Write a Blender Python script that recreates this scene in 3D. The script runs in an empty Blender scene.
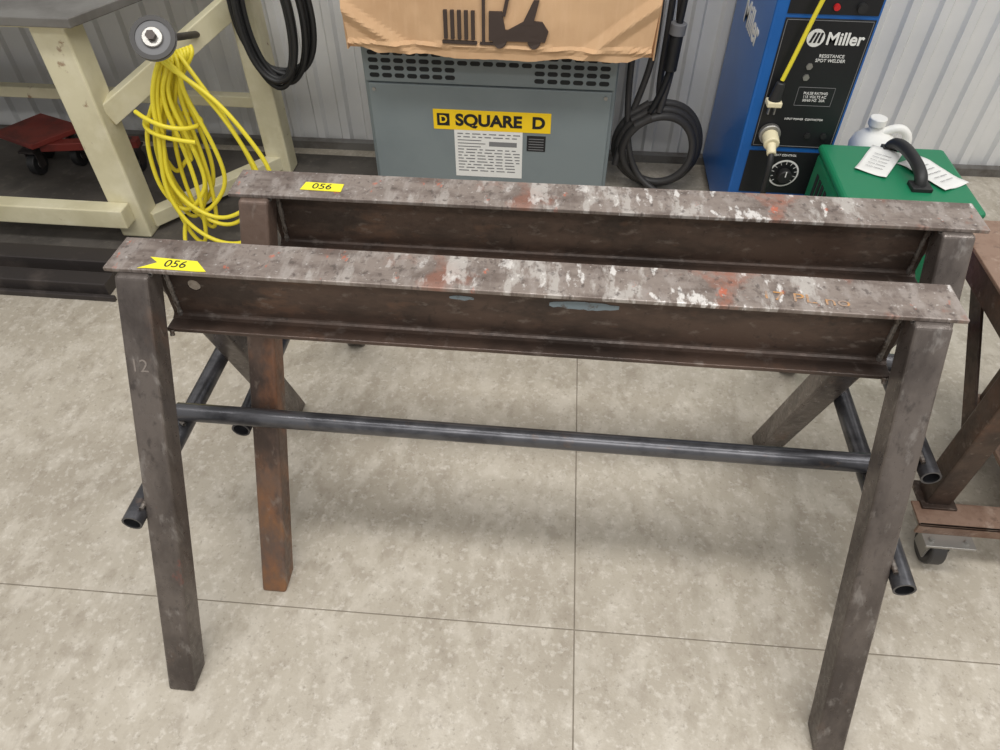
import bpy, bmesh, math, random
from mathutils import Vector, Matrix, noise
random.seed(7)
sc=bpy.context.scene
sc.view_settings.view_transform='Standard'
col=bpy.context.collection
# ---------------------------------------------------------------- materials
def lin(c):
    return tuple((v/255/12.92 if v/255<=.04045 else ((v/255+.055)/1.055)**2.4) for v in c)+(1,)
def nmat(name,base,rough=.5,metal=0,layers=(),bump=0,bscale=60,rvar=0):
    m=bpy.data.materials.new(name);m.use_nodes=True
    nt=m.node_tree;N=nt.nodes;K=nt.links;b=N['Principled BSDF']
    b.inputs['Roughness'].default_value=rough;b.inputs['Metallic'].default_value=metal
    b.inputs['Base Color'].default_value=lin(base)
    tc=N.new('ShaderNodeTexCoord');prev=None
    for i,l in enumerate(layers):
        colr,scale,lo,hi=l[:4];amt=l[4] if len(l)>4 else 1;off=l[5] if len(l)>5 else i*3.7
        mp=N.new('ShaderNodeMapping');K.new(tc.outputs['Object'],mp.inputs[0])
        mp.inputs['Scale'].default_value=(scale,)*3 if not isinstance(scale,tuple) else scale
        mp.inputs['Location'].default_value=(off,off*.7,off*.3)
        nz=N.new('ShaderNodeTexNoise');K.new(mp.outputs[0],nz.inputs['Vector']);nz.inputs['Scale'].default_value=1
        nz.inputs['Detail'].default_value=6;nz.inputs['Roughness'].default_value=.62
        mr=N.new('ShaderNodeMapRange');K.new(nz.outputs[0],mr.inputs[0])
        mr.inputs[1].default_value=lo;mr.inputs[2].default_value=hi;mr.inputs[4].default_value=amt
        fac=mr.outputs[0]
        if len(l)>6:
            sx=N.new('ShaderNodeSeparateXYZ');K.new(tc.outputs['Object'],sx.inputs[0])
            ax=l[7] if len(l)>7 else 0
            m2=N.new('ShaderNodeMapRange');K.new(sx.outputs[ax],m2.inputs[0]);m2.inputs[1].default_value=l[6][0];m2.inputs[2].default_value=l[6][1]
            m2.inputs[3].default_value=l[6][2]
            mm=N.new('ShaderNodeMath');mm.operation='MULTIPLY';K.new(fac,mm.inputs[0]);K.new(m2.outputs[0],mm.inputs[1]);fac=mm.outputs[0]
        mx=N.new('ShaderNodeMix');mx.data_type='RGBA';K.new(fac,mx.inputs[0])
        if prev is None: mx.inputs[6].default_value=lin(base)
        else: K.new(prev,mx.inputs[6])
        mx.inputs[7].default_value=lin(colr);prev=mx.outputs[2]
    if prev is not None: K.new(prev,b.inputs['Base Color'])
    if bump:
        nz=N.new('ShaderNodeTexNoise');K.new(tc.outputs['Object'],nz.inputs['Vector']);nz.inputs['Scale'].default_value=bscale;nz.inputs['Detail'].default_value=5
        bp=N.new('ShaderNodeBump');K.new(nz.outputs[0],bp.inputs['Height']);bp.inputs['Strength'].default_value=bump;bp.inputs['Distance'].default_value=.004
        K.new(bp.outputs[0],b.inputs['Normal'])
        if rvar:
            mr=N.new('ShaderNodeMapRange');K.new(nz.outputs[0],mr.inputs[0]);mr.inputs[1].default_value=.3;mr.inputs[2].default_value=.7
            mr.inputs[3].default_value=rough-rvar;mr.inputs[4].default_value=rough+rvar;K.new(mr.outputs[0],b.inputs['Roughness'])
    return m
M={}
M['concrete']=nmat('concrete_floor',(176,168,154),.42,0,[((154,145,131),2.2,.42,.62,.6),((196,189,177),(18,11,9),.48,.62,.55),((143,133,119),(26,18,20),.52,.66,.50),((208,202,192),70,.54,.68,.55),((122,113,101),110,.58,.72,.55),((118,108,94),(1.6,1.0,1),.6,.74,.3)],.14,160,.12)
M['joint']=nmat('joint_dirt',(134,126,114),.9)
M['wall']=nmat('white_sheet_metal',(222,222,221),.35,.1,[((202,203,204),2,.4,.7,.6)])
M['trim']=nmat('galvanised_trim',(120,118,115),.5,.3,[((80,74,68),9,.45,.65,.8)])
M['mat']=nmat('painted_floor_shade',(84,79,74),.7,0,[((64,60,56),5,.45,.6,.8),((104,98,90),30,.56,.68,.5)],.1,90)  # dark colour that paints the bench's shade on the floor
M['web']=nmat('mill_scale_brown',(88,71,62),.40,.3,[((58,48,43),(5,5,14),.44,.6,.9),((118,88,70),(10,10,22),.57,.7,.55),((128,118,111),(30,30,60),.58,.70,.5),((44,38,36),60,.6,.7,.5)],.15,90,.1)
M['leg']=nmat('mill_scale_grey',(110,102,97),.36,.45,[((72,65,62),(9,9,3),.42,.6,.9),((122,98,84),(16,16,4),.61,.72,.45),((152,147,143),(50,50,10),.58,.70,.55),((60,55,53),(70,70,30),.58,.7,.6),((142,84,74),(10,10,7),.68,.72,.5,5.3)],.12,90,.12)
M['legrust']=nmat('rusty_leg',(104,86,76),.5,.25,[((146,96,64),(14,14,4),.50,.66,.75),((70,59,54),(12,12,4),.5,.62,.85),((142,100,66),(20,20,9),.45,.62,.8,3.3,(.34,.14,.0),2),((138,126,116),(50,50,12),.58,.70,.6)],.15,90,.1)
M['top']=nmat('worn_flange_top',(132,121,114),.42,.3,[((98,86,80),(10,24,10),.44,.6,.9),((156,148,143),(46,20,10),.5,.62,.6),((148,90,68),(10,8,5),.56,.65,.7,7.7,(-.3,.0,.2)),((182,177,172),(24,8,10),.55,.61,.7,9.1,(-.42,-.1,.12)),((218,215,212),(36,16,10),.595,.64,.8,14.4,(-.35,.1,.1)),((72,62,58),(90,70,10),.56,.66,.7,2.2),((190,96,66),(26,14,10),.63,.67,.75,22.),((206,203,200),(120,140,10),.63,.69,.55,31.)],.12,120,.12)
M['pipe']=nmat('dark_steel_pipe',(98,98,102),.3,.7,[((66,66,70),(12,20,20),.45,.6,.8),((122,104,92),30,.62,.72,.5)],.05,90)
M['weld']=nmat('weld_bead',(118,112,107),.45,.5,[((80,68,60),60,.48,.6,.9)],.4,200)
M['holefill']=nmat('hole_painted_light',(160,150,138),.5,.2,[((120,108,98),90,.45,.65,.8)])  # pale colour painted for the light seen through the web hole
M['tape']=nmat('yellow_tape',(222,212,40),.5)
M['ink']=nmat('black_ink',(22,22,24),.7)
M['chalk']=nmat('chalk_mark',(126,117,111),.9)
M['xfmr']=nmat('grey_enamel',(124,134,137),.4,.1,[((112,122,126),3,.45,.65,.6)])
M['xdark']=nmat('slot_shadow',(24,27,29),.8)
M['sqy']=nmat('label_yellow',(244,204,20),.5)
M['white']=nmat('label_white',(225,225,222),.6)
M['lgrey']=nmat('label_print',(120,120,122),.7)
M['card']=nmat('cardboard',(202,166,128),.85,0,[((188,150,113),6,.45,.65,.6),((212,178,142),(60,60,6),.5,.7,.4)],.06,30)
M['cardink']=nmat('cardboard_print',(62,50,44),.8)
M['blue']=nmat('blue_enamel',(30,98,174),.3,.1,[((26,86,156),4,.45,.6,.5)])
M['black']=nmat('black_panel',(24,25,28),.4)
M['rubber']=nmat('black_rubber',(34,34,35),.5)
M['hose']=nmat('grey_black_hose',(62,60,59),.5)
M['green']=nmat('green_enamel',(26,122,84),.4,.1)
M['cream']=nmat('cream_paint',(214,207,176),.5,0,[((196,188,154),6,.45,.65,.7),((126,84,50),18,.66,.72,.8),((228,222,198),11,.5,.7,.6)],.1,50)
M['bench']=nmat('bench_steel_top',(126,124,120),.45,.4,[((92,88,84),5,.45,.65,.8)])
M['yellow']=nmat('yellow_cord',(228,212,56),.45)
M['jug']=nmat('white_plastic',(242,241,236),.45)
M['red']=nmat('red_paint_worn',(128,50,42),.55,0,[((88,42,38),9,.45,.6,.8)])
M['rust']=nmat('rusty_cart_steel',(84,69,60),.42,.45,[((112,82,66),11,.52,.66,.6),((58,48,43),8,.46,.6,.85),((146,134,125),40,.6,.7,.5),((50,42,38),70,.58,.7,.6)],.2,80,.1)
M['rustlight']=nmat('rust_tan_shelf',(136,112,97),.5,.3,[((106,78,62),9,.48,.62,.8),((176,158,144),24,.56,.68,.6),((90,70,60),60,.58,.7,.6)],.2,80)
M['dsteel']=nmat('dark_steel',(62,57,56),.5,.4,[((92,84,80),8,.5,.65,.7)])
M['zinc']=nmat('zinc',(160,158,154),.35,.7)
M['plug']=nmat('plug_ivory',(222,212,178),.5)
M['hred']=nmat('red_hose',(190,30,34),.45)
M['hblue']=nmat('blue_hose',(40,60,170),.45)
M['orange']=nmat('paint_marker_orange',(176,128,74),.7,0,[((138,122,112),90,.42,.54,.95)])
M['bluegrey']=nmat('blue_grey_smear',(128,142,150),.6,0,[((90,78,70),70,.52,.62,.8)])
# ---------------------------------------------------------------- helpers
def empty(name,loc=(0,0,0),rz=0):
    e=bpy.data.objects.new(name,None);col.objects.link(e);e.location=loc;e.rotation_euler=(0,0,rz);e.empty_display_size=.1
    return e
def link(name,me,mat,par,local=False,bevel=0,smooth=False,seg=2):
    o=bpy.data.objects.new(name,me);col.objects.link(o)
    if mat is not None:
        for mm in (mat if isinstance(mat,list) else [mat]): me.materials.append(M[mm])
    if par is not None:
        o.parent=par
        if not local: o.matrix_parent_inverse=(Matrix.Translation(par.location)@Matrix.Rotation(par.rotation_euler.z,4,'Z')).inverted()
    if smooth:
        for p in me.polygons: p.use_smooth=True
    if bevel:
        b=o.modifiers.new('bevel','BEVEL');b.width=bevel;b.segments=seg;b.limit_method='ANGLE'
    return o
def mesh(name,v,f,mat,par,**k):
    me=bpy.data.meshes.new(name);me.from_pydata([tuple(x) for x in v],[],f);me.update()
    bm=bmesh.new();bm.from_mesh(me);bmesh.ops.recalc_face_normals(bm,faces=bm.faces);bm.to_mesh(me);bm.free()
    return link(name,me,mat,par,**k)
BF=[(0,1,3,2),(4,6,7,5),(0,4,5,1),(2,3,7,6),(0,2,6,4),(1,5,7,3)]
def bv(x0,x1,y0,y1,z0,z1): return [(x,y,z) for x in (x0,x1) for y in (y0,y1) for z in (z0,z1)]
def box(name,r,mat,par,bevel=.002,**k): return mesh(name,bv(*r),BF,mat,par,bevel=bevel,**k)
def boxes(name,rs,mat,par,bevel=0,**k):
    v=[];f=[]
    for r in rs:
        n=len(v);v+=bv(*r);f+=[tuple(i+n for i in q) for q in BF]
    return mesh(name,v,f,mat,par,bevel=bevel,**k)
def orient(a,b):
    d=(Vector(b)-Vector(a)).normalized();up=Vector((0,0,1)) if abs(d.z)<.95 else Vector((0,1,0))
    s=d.cross(up).normalized();t=s.cross(d);return d,s,t
def bar(name,a,b,w,h,mat,par,bevel=.003,**k):
    a=Vector(a);b=Vector(b);d,s,t=orient(a,b)
    v=[p+s*i*w/2+t*j*h/2 for p in (a,b) for i in (-1,1) for j in (-1,1)]
    return mesh(name,v,BF,mat,par,bevel=bevel,**k)
def cyl(name,a,b,r,mat,par,n=32,hollow=0,r2=None,bevel=0,**k):
    a=Vector(a);b=Vector(b);d,s,t=orient(a,b);r2=r if r2 is None else r2
    ring=lambda c,rr:[c+(s*math.cos(2*math.pi*i/n)+t*math.sin(2*math.pi*i/n))*rr for i in range(n)]
    v=ring(a,r)+ring(b,r2);f=[(i,(i+1)%n,n+(i+1)%n,n+i) for i in range(n)]
    if hollow:
        v+=ring(a,hollow)+ring(b,hollow)
        for i in range(n):
            j=(i+1)%n
            f+=[(2*n+i,3*n+i,3*n+j,2*n+j),(i,2*n+i,2*n+j,j),(n+i,n+j,3*n+j,3*n+i)]
    else: f+=[tuple(range(n)),tuple(range(n,2*n))]
    o=mesh(name,v,f,mat,par,bevel=bevel,**k)
    for p in o.data.polygons:
        if len(p.vertices)==4: p.use_smooth=True
    try: o.data.set_sharp_from_angle(angle=math.radians(40))
    except Exception: pass
    return o
def tomesh(o,name,mat,par,local=False,smooth=False):
    bpy.context.view_layer.update()
    dg=bpy.context.evaluated_depsgraph_get();me=bpy.data.meshes.new_from_object(o.evaluated_get(dg))
    me.transform(o.matrix_world);bpy.data.objects.remove(o)
    me.materials.clear()
    return link(name,me,mat,par,local=local,smooth=smooth)
def wire(name,paths,r,mat,par,local=False,res=6,cyclic=False):
    c=bpy.data.curves.new(name,'CURVE');c.dimensions='3D';c.bevel_depth=r;c.bevel_resolution=3;c.use_fill_caps=True
    for pts in paths:
        s=c.splines.new('NURBS');s.points.add(len(pts)-1)
        for p,q in zip(s.points,pts): p.co=(*q,1)
        s.order_u=4;s.use_endpoint_u=not cyclic;s.use_cyclic_u=cyclic;s.resolution_u=res
    o=bpy.data.objects.new(name,c);col.objects.link(o)
    return tomesh(o,name,mat,par,local,True)
def text(name,body,size,loc,rot,mat,par,local=False,ext=.0006,align='CENTER',sx=1,bold=0):
    c=bpy.data.curves.new(name,'FONT');c.body=body;c.size=size;c.extrude=ext;c.align_x=align;c.align_y='CENTER';c.offset=bold
    o=bpy.data.objects.new(name,c);col.objects.link(o);o.location=loc;o.rotation_euler=rot;o.scale=(sx,1,1)
    return tomesh(o,name,mat,par,local)
FR=(math.pi/2,0,0)   # text on a face looking to -Y
# ---------------------------------------------------------------- room shell
PHI=.0123
v=[];f=[]
rot=Matrix.Rotation(PHI,4,'Z')
for ix in range(-2,2):
    for iy in range(-2,2):
        n=len(v);g=.0010;S=2.9
        x0,x1=ix*S+g,(ix+1)*S-g;y0,y1=iy*S+g,(iy+1)*S-g
        if iy==0: y1=2.1
        if iy==1: continue
        for p in bv(x0,x1,y0,y1,-.05,0):
            q=rot@Vector(p);v.append((q.x+.139,q.y-.1783,q.z))
        f+=[tuple(i+n for i in q) for q in BF]
floor=mesh('floor',v,f,['concrete'],None,bevel=.0012)
sub=box('floor_subbase',(-5.7,6,-6,1.9,-.07,-.0025),'joint',None,bevel=0); sub.parent=floor
# corrugated wall
v=[];f=[];per=.098;prof=[(0,0),(.040,0),(.050,-.016),(.078,-.016),(.088,0)]
xs=[]
x=-4.2
while x<4.2:
    for a,b in prof: xs.append((x+a,b))
    x+=per
wy=1.754
for (xx,yy) in xs:
    for z in (0,2.9): 
        v.append((xx,wy+yy+xx*PHI,z))
for (xx,yy) in reversed(xs):
    for z in (0,2.9): v.append((xx,wy+.03+xx*PHI,z))
n=len(v)//2
for i in range(n):
    j=(i+1)%n
    f.append((2*i,2*j,2*j+1,2*i+1))
mesh('wall_back',v,f,'wall',None)
tr=mesh('baseboard_back',[( -4.2,wy-.05-4.2*PHI,0),(4.2,wy-.05+4.2*PHI,0),(4.2,wy-.018+4.2*PHI,0),(-4.2,wy-.018-4.2*PHI,0),( -4.2,wy-.05-4.2*PHI,.03),(4.2,wy-.05+4.2*PHI,.03),(4.2,wy-.018+4.2*PHI,.03),(-4.2,wy-.018-4.2*PHI,.03)],[(0,1,2,3),(4,5,6,7),(0,1,5,4),(1,2,6,5),(2,3,7,6),(3,0,4,7)],'trim',None)
box('floor_shade_sheet',(-4.0,-.60,.92,1.64,.0,.006),'mat',None,.002)  # added dark sheet, stands in for the shaded floor around the bench
# ---------------------------------------------------------------- sawhorses
H=.751;W=.078;D=.124;HL=.61;tf=.007
def sawhorse(loc,rz,var):
    E=empty('sawhorse',loc,rz);K=dict(local=True)
    z=H;XE=.556
    def strip(name,x0,x1,y0,y1,z0,z1,mats,nx=40):
        v=[];f=[]
        for i in range(nx+1):
            x=x0+(x1-x0)*i/nx;w=.0009*noise.noise(Vector((x*9,loc[1]*5,z0*3)))
            v+=[(x,y0+w,z0),(x,y1+w,z0),(x,y1+w,z1),(x,y0+w,z1)]
        for i in range(nx):
            for j in range(4):
                a=4*i+j;b=4*i+(j+1)%4;f.append((a,b,b+4,a+4))
        f+=[(0,1,2,3),tuple(4*nx+q for q in range(4))]
        return mesh(name,v,f,mats,E,bevel=.0015,**K)
    tfl=strip('top_flange',-HL-.002,HL+.004,-W/2,W/2,z-tf,z,['web','top'])
    for p in tfl.data.polygons:
        if p.normal.z>.9 or abs(p.normal.x)>.9 or p.normal.y<-.9: p.material_index=1
    strip('bottom_flange',-XE,XE,-W/2+.002,W/2-.002,z-D,z-D+tf,['web'])
    hx,hz,hr=-.505,z-.054,.0105
    nseg=24;v=[];f=[]
    x0,x1,z0,z1=-XE,XE,z-D+tf-.0005,z-tf+.0005
    if not var:
        for yy in (-.003,.003):
            for i in range(nseg):
                a=2*math.pi*i/nseg;v.append((hx+hr*math.cos(a),yy,hz+hr*math.sin(a)))
            for i in range(nseg):
                a=2*math.pi*i/nseg;c,s=math.cos(a),math.sin(a);m=.034/max(abs(c),abs(s));v.append((hx+m*c,yy,hz+m*s))
        def ln(i): return i%nseg
        for k in (0,1):
            o=k*2*nseg
            for i in range(nseg): f.append((o+i,o+ln(i+1),o+nseg+ln(i+1),o+nseg+i))
        for i in range(nseg): f.append((i,ln(i+1),2*nseg+ln(i+1),2*nseg+i))
        mesh('web_plate_hole_section',v,f,['web'],E,**K)
        cyl('hole_pale_fill',(hx,-.0016,hz),(hx,.003,hz),hr-.0006,'holefill',E,n=24,**K)  # added pale disc, stands in for the lit view through the hole
        boxes('web_plate',[(x0,hx-.034,-.003,.003,z0,z1),(hx+.034,x1,-.003,.003,z0,z1),(hx-.034,hx+.034,-.003,.003,z0,hz-.034),(hx-.034,hx+.034,-.003,.003,hz+.034,z1)],'web',E,**K)
    else:
        boxes('web_plate',[(x0,x1,-.003,.003,z0,z1)],'web',E,**K)
    for nm,zz,sg in (('fillet_top',z-tf,-1),('fillet_bottom',z-D+tf,1)):
        for sy in (-1,1):
            vv=[];ff=[]
            pts=[(.0025,0),(.0025,.009),(.004,.005),(.007,.0022),(.012,0)]
            for x in (-XE,XE):
                for a,b in pts: vv.append((x,sy*a,zz+sg*b))
            for i in range(4): ff.append((i,i+1,i+6,i+5))
            ff.append((0,1,2,3,4));ff.append((5,6,7,8,9));ff.append((4,0,5,9))
            mesh(nm,vv,ff,'web',E,smooth=False,**K)
    names={(-1,-1):'leg_front_left',(1,-1):'leg_front_right',(-1,1):'leg_rear_left',(1,1):'leg_rear_right'}
    for (sx,sy),nm in names.items():
        hw=.0255;hy=.028;zt=z-tf
        ct=(sx*.5675,sy*.021);cb=(sx*(.603 if sx<0 else .597),sy*(.41 if (var and sy>0) else .343))
        vv=[]
        for dx in (-hw,hw):
            for dy in (-hy,hy):
                vv.append((cb[0]+dx,cb[1]+dy,0))
                y=ct[1]+dy
                if y*sy<0: y=0
                vv.append((ct[0]+dx,y,zt))
        mesh(nm,vv,BF,('legrust' if (var and sx<0 and sy<0) else 'leg'),E,bevel=.005,seg=3,**K)
    for sx,nm in ((-1,'brace_pipe_left'),(1,'brace_pipe_right')):
        cyl(nm,(sx*.6255,-.232,.364),(sx*.6255,.232,.364),.0172,'pipe',E,hollow=.0138,**K)
    yc=.024 if var else -.012
    cyl('cross_pipe',(-.628,yc,.3975),(.628,yc,.3975),.0172,'pipe',E,hollow=.0138,**K)
    def bead(name,a,b,r=.004):
        a=Vector(a);b=Vector(b);n=int((b-a).length/.002)+2;v=[];f=[];seg=8;d,s,t=orient(a,b)
        for i in range(n):
            c=a+(b-a)*i/(n-1);rr=r*(1+.10*math.sin(i*1.9)+.35*noise.noise(c*110))
            v+=[c+(s*math.cos(2*math.pi*k/seg)+t*math.sin(2*math.pi*k/seg))*rr for k in range(seg)]
        for i in range(n-1):
            for k in range(seg): f.append((i*seg+k,i*seg+(k+1)%seg,(i+1)*seg+(k+1)%seg,(i+1)*seg+k))
        mesh(name,v,f,'weld',E,smooth=True,**K)
    for sx in (-1,1):
        bead('weld_web',(sx*.545,-.004,z-D+.008),(sx*.542,-.004,z-.010),.004)
        bead('weld_flange',(sx*.541,-.040,z-tf-.001),(sx*.541,-.01,z-tf-.001),.003)
        bead('weld_lower',(sx*.547,-.038,z-D+.006),(sx*.547,-.042,z-D-.003),.004)
        bead('weld_brace_front',(sx*.610,-.215,.383),(sx*.610,-.165,.383),.004)
        bead('weld_brace_rear',(sx*.610,.165,.383),(sx*.610,.215,.383),.004)
        bead('weld_cross',(sx*.620,yc-.014,.384),(sx*.611,yc-.020,.386),.004)
    if not var:
        tp=[(-.560,-.036),(-.548,-.0345),(-.470,-.036),(-.456,-.035),(-.478,-.012),(-.552,-.008),(-.536,-.020)]; tc=(-.507,-.0225,0)
    else:
        tp=[(-.494,-.018),(-.424,-.020),(-.424,.004),(-.490,.006)]; tc=(-.459,-.007,0)
    n=len(tp)
    vv=[(a,b,z+.0003) for a,b in tp]+[(a,b,z+.0009) for a,b in tp]
    mesh('tape_tag',vv,[tuple(range(n)),tuple(range(n,2*n))]+[(i,(i+1)%n,n+(i+1)%n,n+i) for i in range(n)],'tape',E,**K)
    text('tape_number','056',.023,(tc[0],tc[1],z+.0011),(0,0,-.03),'ink',E,local=True,ext=.0002)
    if not var:
        text('marker_scribble','17 PL no',.026,(.40,-.014,z+.0006),(0,0,-.06),'orange',E,local=True,ext=.0002,sx=1.3)
        a=math.atan2(.322,.744)
        zc=.615;yc2=-.021-.322*(z-tf-zc)/(z-tf)-.0285
        text('chalk_mark','12',.030,(-.576,yc2,zc),(math.pi/2-a,0,0),'chalk',E,local=True,ext=.0002)
        for (sx0,sx1,zc,h) in ((-.105,-.068,-.045,.008),(.045,.148,-.046,.015)):
            n=16;vv=[];ff=[]
            for i in range(n+1):
                x=sx0+(sx1-sx0)*i/n;e=math.sin(math.pi*(i+.6)/(n+1.2))**.4
                vv+=[(x,-.0036,z+zc+h*.5*e+.003*noise.noise(Vector((x*70,1,0)))),(x,-.0036,z+zc-h*.5*e+.004*noise.noise(Vector((x*90,4,0))))]
            for i in range(n): ff.append((2*i,2*i+1,2*i+3,2*i+2))
            mesh('paint_smear',vv,ff,'bluegrey',E,**K)
    return E
sawhorse((0,0,0),0,0)
sawhorse((.1087,.2189,0),.0083,1)
# ---------------------------------------------------------------- transformer
E=empty('electrical_transformer',(-.188,1.5,0))
X0,X1,Y0,Y1,ZB,ZT=-.577,.198,1.30,1.70,.06,.575
box('cabinet',(X0,X1,Y0+.012,Y1,ZB,ZT-.012),'xfmr',E,.006)
box('top_cover',(X0-.006,X1+.006,Y0-.004,Y1+.006,ZT-.014,ZT),'xfmr',E,.004)
box('front_cover',(X0+.012,X1-.012,Y0,Y0+.012,ZB+.01,.448),'xfmr',E,.003)
box('vent_band',(X0+.004,X1-.004,Y0+.002,Y0+.014,.452,ZT-.016),'xfmr',E,.003)
boxes('base_feet',[(X0+.02,X0+.09,Y0+.02,Y1-.02,0,ZB),(X1-.09,X1-.02,Y0+.02,Y1-.02,0,ZB)],'xdark',E)
v=[];f=[]
def pill(cx,cz,w,h,y):
    n=len(v);k=6;pts=[]
    r=h/2
    for i in range(k+1):
        a=-math.pi/2+math.pi*i/k;pts.append((cx+w/2-r+r*math.cos(a),cz+r*math.sin(a)))
    for i in range(k+1):
        a=math.pi/2+math.pi*i/k;pts.append((cx-w/2+r+r*math.cos(a),cz+r*math.sin(a)))
    for p in pts: v.append((p[0],y,p[1]))
    for p in pts: v.append((p[0],y+.003,p[1]))
    m=len(pts);f.append(tuple(range(n,n+m)))
    for i in range(m): f.append((n+i,n+(i+1)%m,n+m+(i+1)%m,n+m+i))
for row in range(4):
    for i in range(19):
        cx=X0+.037+i*.0388
        if row in (2,3) and 6<i<13: continue
        pill(cx,.540-row*.0225,.031,.0135,Y0+.0012)
mesh('vent_slots',v,f,'xdark',E)
box('nameplate_yellow',(-.367,.006,Y0-.0015,Y0,.308,.374),'sqy',E,.0005)
box('logo_square',(-.355,-.315,Y0-.0022,Y0-.0012,.321,.361),'ink',E,0)
text('logo_letter','D',.034,(-.335,Y0-.0024,.341),FR,'sqy',E,bold=.001)
text('nameplate_text','SQUARE  D',.052,(-.154,Y0-.002,.340),FR,'ink',E,sx=1.08,bold=.0020)
box('data_label',(-.302,-.082,Y0-.001,Y0,.145,.308),'white',E,0)
rs=[]
for i in range(13):
    zz=.296-i*.0108
    if i in (2,3,4): 
        rs.append((-.292,-.29+random.uniform(.05,.09),Y0-.0014,Y0-.0008,zz-.002,zz+.001));
        if i==3: rs.append((-.19,-.1,Y0-.0014,Y0-.0008,zz-.008,zz+.008))
    else:
        x=-.292
        while x<-.1:
            w=random.uniform(.01,.035);rs.append((x,min(x+w,-.09),Y0-.0014,Y0-.0008,zz-.0018,zz+.0018));x+=w+.008
boxes('data_label_print',rs,'lgrey',E)
box('warning_label',(-.068,-.008,Y0-.001,Y0,.245,.298),'ink',E,0)
boxes('warning_print',[(-.062,-.014,Y0-.0014,Y0-.0008,.250+i*.009,.2525+i*.009) for i in range(5)],'lgrey',E)
for sx in (X0+.03,X1-.03):
    for sz in (.12,.43): cyl('cover_screw',(sx,Y0-.004,sz),(sx,Y0,sz),.006,'zinc',E,n=6)
# ---------------------------------------------------------------- cardboard box on top
E=empty('cardboard_box',(-.16,1.4,.575))
cx0,cx1,cy0,cy1,cz0,cz1=-.588,.285,1.21,1.62,.578,.80
def cw(x,z):
    r=.010*noise.noise(Vector((x*4,z*5,1.3)))+.0012*noise.noise(Vector((x*25,z*25,5)))
    # crisp folds: a diagonal crease at each end and a horizontal one near the lower edge
    r+=.014*max(0,1-abs((x+.50)+(z-.64)*1.6)/.05)*-1
    r+=-.012*max(0,1-abs((x-.19)-(z-.66)*1.3)/.045)
    r+=-.010*max(0,1-abs(z-.606-.02*(x+.16)**2)/.008)
    return r
nx,nz=110,26;v=[];f=[]
for j in range(nz+1):
    for i in range(nx+1):
        u=i/nx;x=cx0+(cx1-cx0)*u;t=j/nz
        sag=(.005*math.sin(u*math.pi*3.1)+.007*noise.noise(Vector((x*9,0,0)))+.002*noise.noise(Vector((x*60,0,3))))*(1-t)
        z=cz0+(cz1-cz0)*t+sag
        if u<.10 : z+=(1-u/.10)*.032*(1-t)
        if u>.93 : z+=(u-.93)/.07*.028*(1-t)
        v.append((x+.014*(1-t)*(1 if u<.5 else -1)*abs(2*u-1),cy0+cw(x,z)-.012*(1-t),max(z,cz0-.012)))
for j in range(nz):
    for i in range(nx):
        a=j*(nx+1)+i;f.append((a,a+1,a+nx+2,a+nx+1))
o=mesh('front_panel',v,f,'card',E);s=o.modifiers.new('s','SOLIDIFY');s.thickness=.005;s.offset=1
boxes('side_and_top_panels',[(cx0,cx0+.004,cy0+.01,cy1,cz0+.001,cz1),(cx1-.004,cx1,cy0+.01,cy1,cz0+.001,cz1),(cx0,cx1,cy1-.004,cy1,cz0+.001,cz1),(cx0+.004,cx1-.004,cy0+.03,cy1-.004,cz0+.001,cz0+.005)],'card',E)
for nm,ya,dy in (('top_flap_front',cy0,-.03),('top_flap_back',cy1,.05)):
    mesh(nm,[(cx0,ya,cz1),(cx1,ya,cz1),(cx1-.01,ya+dy,cz1+.13),(cx0+.01,ya+dy,cz1+.13),(cx0,ya+.004,cz1),(cx1,ya+.004,cz1),(cx1-.01,ya+dy+.004,cz1+.13),(cx0+.01,ya+dy+.004,cz1+.13)],[(0,1,2,3),(4,5,6,7),(0,1,5,4),(1,2,6,5),(2,3,7,6),(3,0,4,7)],'card',E)
def ink(name,pts):
    n=len(pts)
    def yy(x,z): t=(z-cz0)/(cz1-cz0);return cy0+cw(x,z)-.012*(1-t)
    vv=[(a,yy(a,b)-.0085,b) for a,b in pts]+[(a,yy(a,b)+.001,b) for a,b in pts]
    ff=[tuple(range(n)),tuple(range(n,2*n))]+[(i,(i+1)%n,n+(i+1)%n,n+i) for i in range(n)]
    mesh(name,vv,ff,'cardink',E)
def rect(a,b,c,d): return [(a,c),(b,c),(b,d),(a,d)]
def disc(cx,cz,r,n=24): return [(cx+r*math.cos(2*math.pi*i/n),cz+r*math.sin(2*math.pi*i/n)) for i in range(n)]
for i in range(5): ink('print_pallet',rect(-.300+i*.019,-.290+i*.019,.628,.70))
ink('print_pallet_base',rect(-.305,-.208,.616,.623))
ink('print_mast',rect(-.194,-.186,.617,.78));ink('print_fork',rect(-.20,-.16,.617,.622))
ink('print_body',[(-.175,.628),(-.02,.628),(-.012,.655),(-.03,.678),(-.075,.680)]);ink('print_hood',[(-.175,.628),(-.075,.628),(-.078,.655),(-.13,.655),(-.14,.70),(-.175,.70)])
ink('print_roof_post',[(-.14,.69),(-.13,.69),(-.11,.78),(-.12,.78)]);ink('print_seat',[(-.085,.67),(-.055,.67),(-.04,.73),(-.055,.73)])
ink('print_wheel',disc(-.145,.630,.020));ink('print_wheel_rear',disc(-.050,.629,.018))
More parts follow.
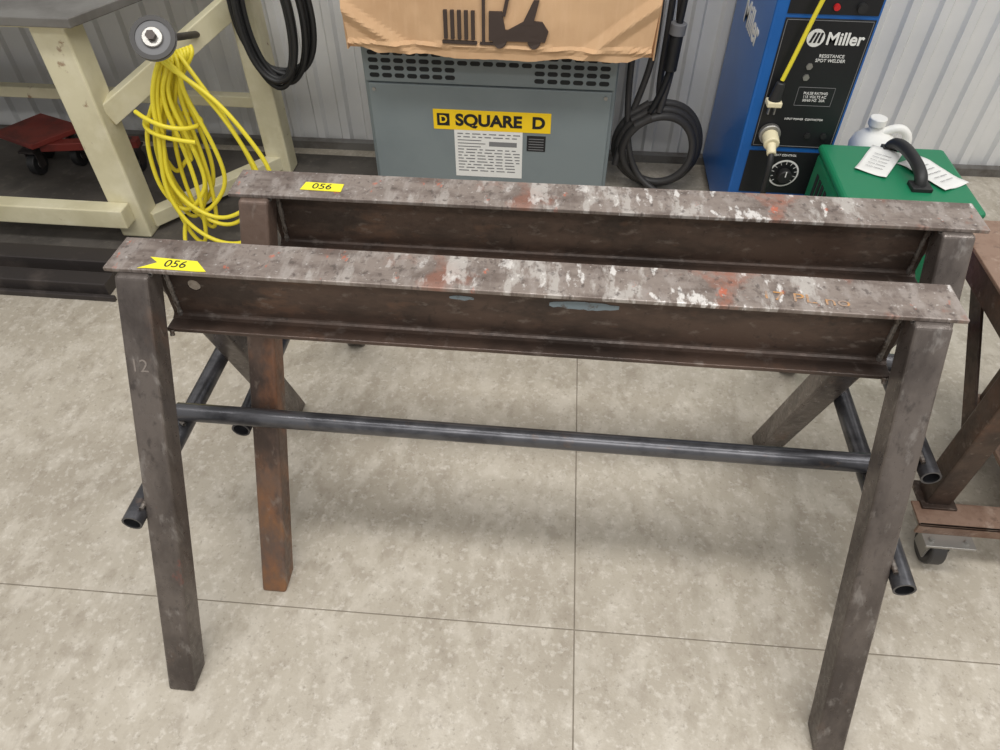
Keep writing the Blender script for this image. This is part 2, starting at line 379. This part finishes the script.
# ---------------------------------------------------------------- spot welder
E=empty('spot_welder',(.70,1.45,0))
x0,x1,y0,y1=.572,.842,1.20,1.69
box('cabinet',(x0,x1,y0,y1,.05,1.10),'blue',E,.006)
boxes('skids',[(x0+.02,x0+.06,y0+.01,y1-.01,0,.05),(x1-.06,x1-.02,y0+.01,y1-.01,0,.05)],'black',E)
box('control_panel',(x0+.032,x1-.008,y0-.003,y0,.352,.712),'black',E,.001)
box('upper_panel',(x0+.032,x1-.008,y0-.003,y0,.722,1.05),'black',E,.001)
box('lower_panel',(x0+.032,x1-.030,y0-.003,y0,.20,.338),'black',E,.001)
boxes('panel_edge_lines',[(x0+.036,x1-.012,y0-.0036,y0-.0028,.707,.7085),(x0+.036,x1-.012,y0-.0036,y0-.0028,.356,.3575),(x0+.036,x0+.0375,y0-.0036,y0-.0028,.356,.7085),(x1-.0135,x1-.012,y0-.0036,y0-.0028,.356,.7085)],'lgrey',E)
ink2=lambda nm,pts,mt,yy:mesh(nm,[(a,yy,b) for a,b in pts]+[(a,yy+.001,b) for a,b in pts],[tuple(range(len(pts))),tuple(range(len(pts),2*len(pts)))],mt,E)
ink2('logo_disc',disc(.694,.664,.023),'white',y0-.0045)
for i in range(3): ink2('logo_stripe',[(.679+i*.011,.652),(.685+i*.011,.652),(.693+i*.009,.678),(.687+i*.009,.678)],'ink',y0-.0056)
text('logo_text','Miller',.044,(.722,y0-.004,.662),FR,'white',E,align='LEFT',bold=.001,sx=.95)
text('panel_title','RESISTANCE\nSPOT WELDER',.012,(.75,y0-.004,.612),FR,'white',E)
boxes('panel_legend_box',[(.69,.79,y0-.004,y0-.003,.532,.533),(.69,.79,y0-.004,y0-.003,.480,.481),(.69,.691,y0-.004,y0-.003,.480,.533),(.789,.79,y0-.004,y0-.003,.480,.533)],'lgrey',E)
text('panel_legend','PULSE RATING\n115 VOLTS AC\n50/60 HZ  20A',.010,(.740,y0-.004,.506),FR,'white',E)
text('panel_small_text','INPUT POWER  CONTACTOR',.008,(.73,y0-.004,.44),FR,'white',E)
text('lower_small_text','HEAT CONTROL',.009,(.71,y0-.004,.327),FR,'white',E)
cyl('pilot_light',(.722,y0-.012,.742),(.722,y0-.003,.742),.008,'hred',E,n=16)
cyl('round_cap',(.785,y0-.016,.742),(.785,y0-.003,.742),.012,'rubber',E,n=20)
for i,(a,b) in enumerate(((.755,.392),(.80,.392),(.70,.59),(.70,.56))): cyl('toggle_nut',(a,y0-.008,b),(a,y0-.003,b),.009,'zinc' if i>1 else 'rubber',E,n=6)
ink2('dial_scale',disc(.722,.268,.044,40),'white',y0-.0042);ink2('dial_scale_inner',disc(.722,.268,.039,40),'black',y0-.0052)
for i in range(11):
    a=math.radians(220-i*26);text('dial_mark','I',.013,(.722+.034*math.cos(a),y0-.0055,.268+.034*math.sin(a)),(math.pi/2,math.pi/2-a,0),'white',E)
cyl('dial_knob',(.722,y0-.030,.268),(.722,y0-.005,.268),.020,'rubber',E,n=24,bevel=.003)
box('dial_pointer',(.7205,.7235,y0-.0312,y0-.0295,.270,.287),'white',E,0)
cyl('outlet_body',(.645,y0-.022,.396),(.645,y0-.003,.396),.030,'zinc',E,n=28,bevel=.003)
cyl('plug_ivory',(.645,y0-.062,.388),(.645,y0-.020,.396),.022,'plug',E,n=24,bevel=.004)
cyl('plug_neck',(.645,y0-.085,.370),(.645,y0-.055,.388),.013,'plug',E,n=20,bevel=.003)
wire('power_cord',[[(.645,y0-.075,.378),(.645,y0-.105,.350),(.648,y0-.10,.29),(.655,y0-.085,.22),(.66,y0-.07,.12),(.67,y0-.09,.03),(.66,y0-.20,.012),(.5,y0-.1,.012),(.45,y0+.15,.012)]],.0085,'rubber',E)
wire('yellow_lead',[[(.72,y0-.01,1.00),(.70,y0-.05,.9),(.675,y0-.035,.78),(.66,y0-.03,.70),(.645,y0-.03,.62),(.632,y0-.03,.56)]],.006,'yellow',E)
cyl('hanging_plug',(.626,y0-.030,.500),(.631,y0-.030,.555),.018,'rubber',E,n=20,r2=.012,bevel=.003)
box('plug_face',(.606,.646,y0-.05,y0-.012,.49,.505),'plug',E,.003)
boxes('plug_blades',[(.616,.620,y0-.036,y0-.026,.465,.49),(.632,.636,y0-.036,y0-.026,.465,.49)],'zinc',E)
text('side_logo','Miller',.10,(x0-.001,1.42,.62),(math.pi/2,0,-math.pi/2),'white',E,bold=.002)
# ---------------------------------------------------------------- green case
E=empty('green_equipment_case',(.95,1.0,0))
box('case_body',(.79,1.13,.84,1.165,.015,.358),'green',E,.012,seg=3)
box('case_lid',(.785,1.135,.835,1.17,.361,.385),'green',E,.012,seg=3)
boxes('side_louvres',[(.7875,.792,.88+i*.03,.898+i*.03,.22,.32) for i in range(8)],'xdark',E)
boxes('feet',[(.80,.84,.86,.90,0,.016),(1.08,1.12,.86,.90,0,.016),(.80,.84,1.11,1.15,0,.016),(1.08,1.12,1.11,1.15,0,.016)],'rubber',E)
wire('carry_handle',[[(.975,1.15,.38),(.975,1.15,.40),(.98,1.13,.42),(.99,1.05,.428),(.995,.96,.42),(.996,.945,.40),(.996,.945,.38)]],.016,'rubber',E)
boxes('handle_mounts',[(.955,.995,1.135,1.165,.384,.394),(.970,1.022,.92,.965,.384,.396)],'rubber',E,bevel=.002)
# plastic document sleeves, slightly curled
for nm,c,a,w,l in (('document_sleeve',(1.052,1.02),.55,.045,.080),('document_sleeve_b',(.925,1.07),-.55,.042,.080)):
    R=Matrix.Rotation(a,3,'Z');vv=[];ff=[];ns=10
    for i in range(ns+1):
        for j in range(ns+1):
            px=-w+2*w*i/ns;py=-l+2*l*j/ns
            h=.001+.006*max(0,abs(px)/w-.5)*(.5+.5*math.sin(py*40+a))+.004*(noise.noise(Vector((px*22,py*22,a)))+.5)
            q=R@Vector((px,py,0));vv.append((c[0]+q.x,c[1]+q.y,.3862+max(h,.0006)))
    for i in range(ns):
        for j in range(ns):
            k=i*(ns+1)+j;ff.append((k,k+1,k+ns+2,k+ns+1))
    o=mesh(nm,vv,ff,'white',E,smooth=True);s=o.modifiers.new('s','SOLIDIFY');s.thickness=.0006
    for i in range(5):
        q=R@Vector((0,-.045+i*.02,0));text(nm+'_print','mmm mmmm',.009,(c[0]+q.x,c[1]+q.y,.3925),(0,0,a),'lgrey',E,ext=.0001,sx=.9)
# ---------------------------------------------------------------- jug
JX=1.085
E=empty('plastic_jug',(JX,1.46,0))
v=[];f=[];ns=28
pr=[(.0,.0),(.075,.0),(.085,.008),(.087,.03),(.087,.20),(.083,.235),(.066,.265),(.04,.285),(.024,.292),(.024,.312)]
for r,z in pr:
    for i in range(ns):
        a=2*math.pi*i/ns;c,s=math.cos(a),math.sin(a);e=.75
        xx=r*math.copysign(abs(c)**e,c);yy=.78*r*math.copysign(abs(s)**e,s)
        sh=-.035*max(0,(z-.2)/.12)
        v.append((JX+xx+sh,1.46+yy,z))
for j in range(len(pr)-1):
    for i in range(ns): f.append((j*ns+i,j*ns+(i+1)%ns,(j+1)*ns+(i+1)%ns,(j+1)*ns+i))
f.append(tuple(range((len(pr)-1)*ns,len(pr)*ns)))
mesh('jug_body',v,f,'jug',E,smooth=True)
cyl('jug_cap',(JX-.034,1.46,.308),(JX-.034,1.46,.334),.027,'jug',E,n=24,bevel=.003)
wire('jug_handle',[[(JX-.02,1.455,.275),(JX+.02,1.45,.312),(JX+.065,1.45,.302),(JX+.085,1.45,.26),(JX+.078,1.45,.20)]],.014,'jug',E)
# ---------------------------------------------------------------- hoses behind transformer
E=empty('welding_cable_coil',(.38,1.5,0))
paths=[]
for k in range(3):
    pts=[];r=.125+.014*k
    for i in range(15):
        a=math.pi*.6+2*math.pi*i/13
        pts.append((.375+r*math.cos(a)*(1+.05*math.sin(k*3)),1.50+.02*k+.012*math.sin(a*2),.165+r*1.02*math.sin(a)))
    paths.append(pts)
wire('cable_loops',paths,.0135,'hose',E)
wire('cable_drops',[[(.25,1.56,1.0),(.26,1.56,.7),(.245,1.54,.45),(.26,1.52,.25),(.29,1.5,.08),(.38,1.46,.02),(.5,1.4,.014)],
 [(.30,1.58,1.0),(.315,1.58,.7),(.33,1.56,.5),(.30,1.55,.35),(.25,1.52,.2),(.235,1.5,.1)],
 [(.36,1.60,1.0),(.355,1.6,.7),(.36,1.58,.5),(.35,1.56,.32),(.37,1.52,.30)],
 [(.37,1.55,.7),(.39,1.54,.52),(.385,1.52,.42),(.36,1.5,.30)]],.011,'hose',E)
cyl('cable_connector',(.375,1.50,.55),(.372,1.50,.44),.021,'rubber',E,n=20,bevel=.003)
wire('connector_drop',[[(.40,1.52,1.0),(.385,1.5,.75),(.375,1.5,.55)],[(.372,1.5,.44),(.36,1.5,.36),(.33,1.5,.30)]],.011,'rubber',E)
cyl('connector_collar',(.376,1.50,.585),(.374,1.50,.55),.025,'lgrey',E,n=20,bevel=.003)
# ---------------------------------------------------------------- work bench
MT=.006
E=empty('workbench',(-1.9,1.3,0))
mesh('bench_top',[(-3.1,1.0,.69),(-1.25,1.0,.69),(-1.03,1.52,.69),(-1.03,1.66,.69),(-3.1,1.66,.69),(-3.1,1.0,.715),(-1.25,1.0,.715),(-1.03,1.52,.715),(-1.03,1.66,.715),(-3.1,1.66,.715)],[(0,1,2,3,4),(5,6,7,8,9),(0,1,6,5),(1,2,7,6),(2,3,8,7),(3,4,9,8),(4,0,5,9)],'bench',E,bevel=.003)
box('front_apron',(-3.1,-1.28,1.02,1.04,.680,.69),'cream',E,.003)
box('leg_front_right',(-1.402,-1.300,1.04,1.13,MT,.69),'cream',E,.006)
box('leg_rear_right',(-1.04,-.955,1.48,1.56,MT,.70),'cream',E,.006)
box('leg_front_left',(-3.05,-2.95,1.04,1.13,MT,.69),'cream',E,.006)
box('leg_rear_left',(-3.05,-2.95,1.5,1.58,MT,.69),'cream',E,.006)
bar('side_brace_upper',(-1.31,1.08,.415),(-1.0,1.5,.615),.03,.07,'cream',E)
bar('side_rail_lower',(-1.31,1.09,.05),(-1.0,1.5,.05),.05,.05,'cream',E)
box('front_rail_lower',(-3.0,-1.33,.985,1.04,.075,.14),'cream',E,.004)
box('rear_rail',(-3.0,-1.04,1.53,1.57,.235,.275),'cream',E,.004)
# hand wheel on a spindle fixed to the brace; the cord hangs on the spindle
n1=Vector((.15,-.6,.6)).normalized();c=Vector((-1.005,.955,.69))
cyl('hand_wheel_disc',c-n1*.006,c+n1*.006,.056,'lgrey',E,n=40,bevel=.002)
cyl('hand_wheel_rim',c+n1*.004,c+n1*.009,.056,'hose',E,n=40,hollow=.044)
cyl('hand_wheel_flange',c+n1*.006,c+n1*.014,.026,'zinc',E,n=32,bevel=.002)
cyl('hand_wheel_nut',c+n1*.014,c+n1*.026,.013,'dsteel',E,n=6)
cyl('hand_wheel_spindle',(-1.10,1.36,.55),c-n1*.006,.010,'dsteel',E,n=16)
# ---------------------------------------------------------------- dark steel stock under bench
E=empty('steel_bar_stock',(-2,.8,0))
box('channel_bar',(-2.9,-1.30,.74,.80,0,.045),'dsteel',E,.003)
box('flat_bar',(-2.9,-1.33,.83,.90,0,.06),'dsteel',E,.003)
box('thin_bar',(-2.9,-1.27,.715,.728,0,.018),'dsteel',E,.002)
# ---------------------------------------------------------------- red dolly
E=empty('caster_dolly',(-1.85,1.45,0),0)
mesh('deck',[(-2.02,1.42,.135),(-1.83,1.34,.135),(-1.72,1.50,.135),(-1.93,1.58,.135),(-2.02,1.42,.155),(-1.83,1.34,.155),(-1.72,1.50,.155),(-1.93,1.58,.155)],[(0,1,2,3),(4,5,6,7),(0,1,5,4),(1,2,6,5),(2,3,7,6),(3,0,4,7)],'red',E,bevel=.003)
bar('side_rail',(-1.84,1.40,.12),(-1.50,1.46,.12),.04,.03,'red',E)
for nm,c in (('caster',(-1.89,1.40)),('caster_b',(-1.93,1.52)),('caster_c',(-1.77,1.48)),('caster_d',(-1.53,1.455))):
    w=.042+MT
    cyl(nm+'_wheel',(c[0]-.014,c[1],w),(c[0]+.014,c[1],w),.042,'rubber',E,n=28,bevel=.004)
    cyl(nm+'_hub',(c[0]-.017,c[1],w),(c[0]+.017,c[1],w),.016,'zinc',E,n=16)
    boxes(nm+'_fork',[(c[0]-.022,c[0]-.018,c[1]-.016,c[1]+.016,.035,.105),(c[0]+.018,c[0]+.022,c[1]-.016,c[1]+.016,.035,.105),(c[0]-.03,c[0]+.03,c[1]-.03,c[1]+.03,.100,.108)],'dsteel',E)
    cyl(nm+'_stem',(c[0],c[1],.107),(c[0],c[1],.136),.012,'dsteel',E,n=12)
# ---------------------------------------------------------------- yellow extension cord
E=empty('extension_cord',(-1.1,1.1,0))
paths=[]
R2=random.Random(11)
for k in range(10):
    w=R2.uniform(.04,.12);b=R2.uniform(.04,.24);cxk=-1.09+R2.uniform(-.04,.04);yy=.985+.009*k
    if k==0: w,b,cxk=.20,.03,-.985
    if k==1: w,b,cxk=.17,.12,-1.00
    if k==2: w,b,cxk=.05,.015,-1.10
    if k==5: w,b,cxk=.16,.07,-1.02
    tx=-1.05+.006*k
    j=lambda s:R2.uniform(-s,s)
    pts=[(tx,yy+.03,.605),(tx-.02-.15*w,yy+.01,.53+j(.01)),(cxk-w*.55,yy,.42+j(.02)),(cxk-w*.85+j(.015),yy-.01,.28+j(.03)),(cxk-w*.65,yy-.02,b+.08),(cxk+j(.02),yy-.02,b),(cxk+w*.7,yy-.01,b+.08),(cxk+w+j(.01),yy,.27+j(.03)),(cxk+w*.75,yy,.42+j(.02)),(cxk+w*.35,yy+.01,.54),(tx+.02,yy+.02,.60),(tx,yy+.04,.615)]
    paths.append(pts)
wire('cord_loops',paths,.0065,'yellow',E,res=8)
wire('cord_wrap',[[(-1.16,1.0,.47),(-1.10,.96,.455),(-1.02,.97,.43),(-.99,1.05,.42),(-1.03,1.085,.43),(-1.15,1.07,.44),(-1.17,1.0,.43),(-1.10,.965,.41),(-1.0,.98,.395)]],.0065,'yellow',E)
wire('cord_tail',[[(-1.12,.98,.12),(-1.15,.96,.04),(-1.10,.93,.014),(-1.04,.9,.010),(-.99,.88,.008)]],.0065,'yellow',E)
# black cable bundle on bench end
E=empty('black_cable_bundle',(-.86,1.46,.4))
paths=[]
for k in range(9):
    w=.08+.006*k+random.uniform(-.01,.01);yy=1.36+.009*k;b=.355+random.uniform(-.015,.05);cx=-.87+random.uniform(-.015,.015)
    paths.append([(cx-.02,yy,.80),(cx-w*.8,yy,.74),(cx-w,yy,.60),(cx-w*.75,yy,.45),(cx,yy,b),(cx+w*.8,yy,.45),(cx+w,yy,.60),(cx+w*.8,yy,.74),(cx+.02,yy,.80),(cx-.02,yy,.80)])
wire('cable_loops',paths,.0085,'rubber',E)
bar('hanger_hook',(-.87,1.36,.785),(-.87,1.73,.785),.02,.02,'dsteel',E)
# ---------------------------------------------------------------- rusty cart right
E=empty('welding_cart',(1.2,.3,0))
box('cart_top',(.825,1.7,.06,.45,.597,.605),'rustlight',E,.002)
boxes('angle_frame',[(.830,.836,.065,.445,.545,.597),(.836,.872,.065,.445,.591,.597),(.836,1.69,.439,.445,.545,.597),(.836,1.69,.065,.071,.545,.597)],'rust',E,bevel=.001)
boxes('legs',[(.855,.905,.10,.15,.135,.591),(1.60,1.65,.10,.15,.135,.591),(1.60,1.65,.38,.43,.135,.591),(1.08,1.12,.38,.43,.135,.591)],'rust',E,bevel=.004)
bar('diagonal_brace',(.882,.15,.30),(.882,.42,.56),.006,.04,'rust',E,bevel=.001)
boxes('lower_shelf',[(.83,1.7,.05,.11,.129,.135),(.83,1.7,.050,.056,.105,.135),(1.06,1.7,.38,.44,.105,.135),(1.06,1.7,.11,.38,.120,.130)],'rustlight',E,bevel=.001)
boxes('leg_foot_plate',[(.845,.915,.09,.16,.129,.141)],'rust',E,bevel=.001)
def caster(nm,cx,cy):
    boxes(nm+'_plate',[(cx-.05,cx+.05,cy-.045,cy+.045,.098,.105)],'zinc',E,bevel=.001)
    boxes(nm+'_fork',[(cx-.024,cx-.020,cy-.025,cy+.02,.03,.098),(cx+.020,cx+.024,cy-.025,cy+.02,.03,.098)],'zinc',E)
    cyl(nm+'_wheel',(cx-.016,cy,.040),(cx+.016,cy,.040),.040,'hose',E,n=28,bevel=.004)
    for a in (-.035,.035):
        for b in (-.03,.03): cyl(nm+'_bolt',(cx+a,cy+b,.090),(cx+a,cy+b,.112),.006,'zinc',E,n=6)
caster('caster_front',.895,.065);caster('caster_rear',1.62,.40);caster('caster_frontr',1.62,.08);caster('caster_rearl',1.12,.40)
wire('red_hose',[[(.80,.50,.60),(.785,.40,.57),(.79,.33,.50),(.82,.35,.40),(.87,.45,.3)]],.006,'hred',E)
wire('blue_hose',[[(.82,.50,.60),(.80,.42,.58),(.805,.34,.50),(.83,.36,.40),(.88,.46,.3)]],.006,'hblue',E)
# ---------------------------------------------------------------- lights, world, camera
def area(name,loc,sx,sy,e,rot=(0,0,0),c=(1,.98,.945)):
    l=bpy.data.lights.new(name,'AREA');l.shape='RECTANGLE';l.size=sx;l.size_y=sy;l.energy=e;l.color=c
    o=bpy.data.objects.new(name,l);col.objects.link(o);o.location=loc;o.rotation_euler=rot;return o
area('ceiling_light_1',(.0,-.3,3.6),3.6,.5,84)
area('ceiling_light_2',(.5,-2.6,3.6),3.6,.5,85,(math.radians(-10),0,0))
area('ceiling_light_3',(2.6,.3,3.6),.5,2.6,32)
w=bpy.data.worlds.new('world');sc.world=w;w.use_nodes=True
bg=w.node_tree.nodes['Background'];bg.inputs[0].default_value=(1,.985,.965,1);bg.inputs[1].default_value=.55
cd=bpy.data.cameras.new('camera');cam=bpy.data.objects.new('camera',cd);col.objects.link(cam);sc.camera=cam
cd.sensor_width=36;cd.lens=705.84*36/1000;cd.clip_start=.05
cam.location=(.0493,-.8124,1.3859)
cam.rotation_euler=(math.pi/2-.8022,0,.0962)
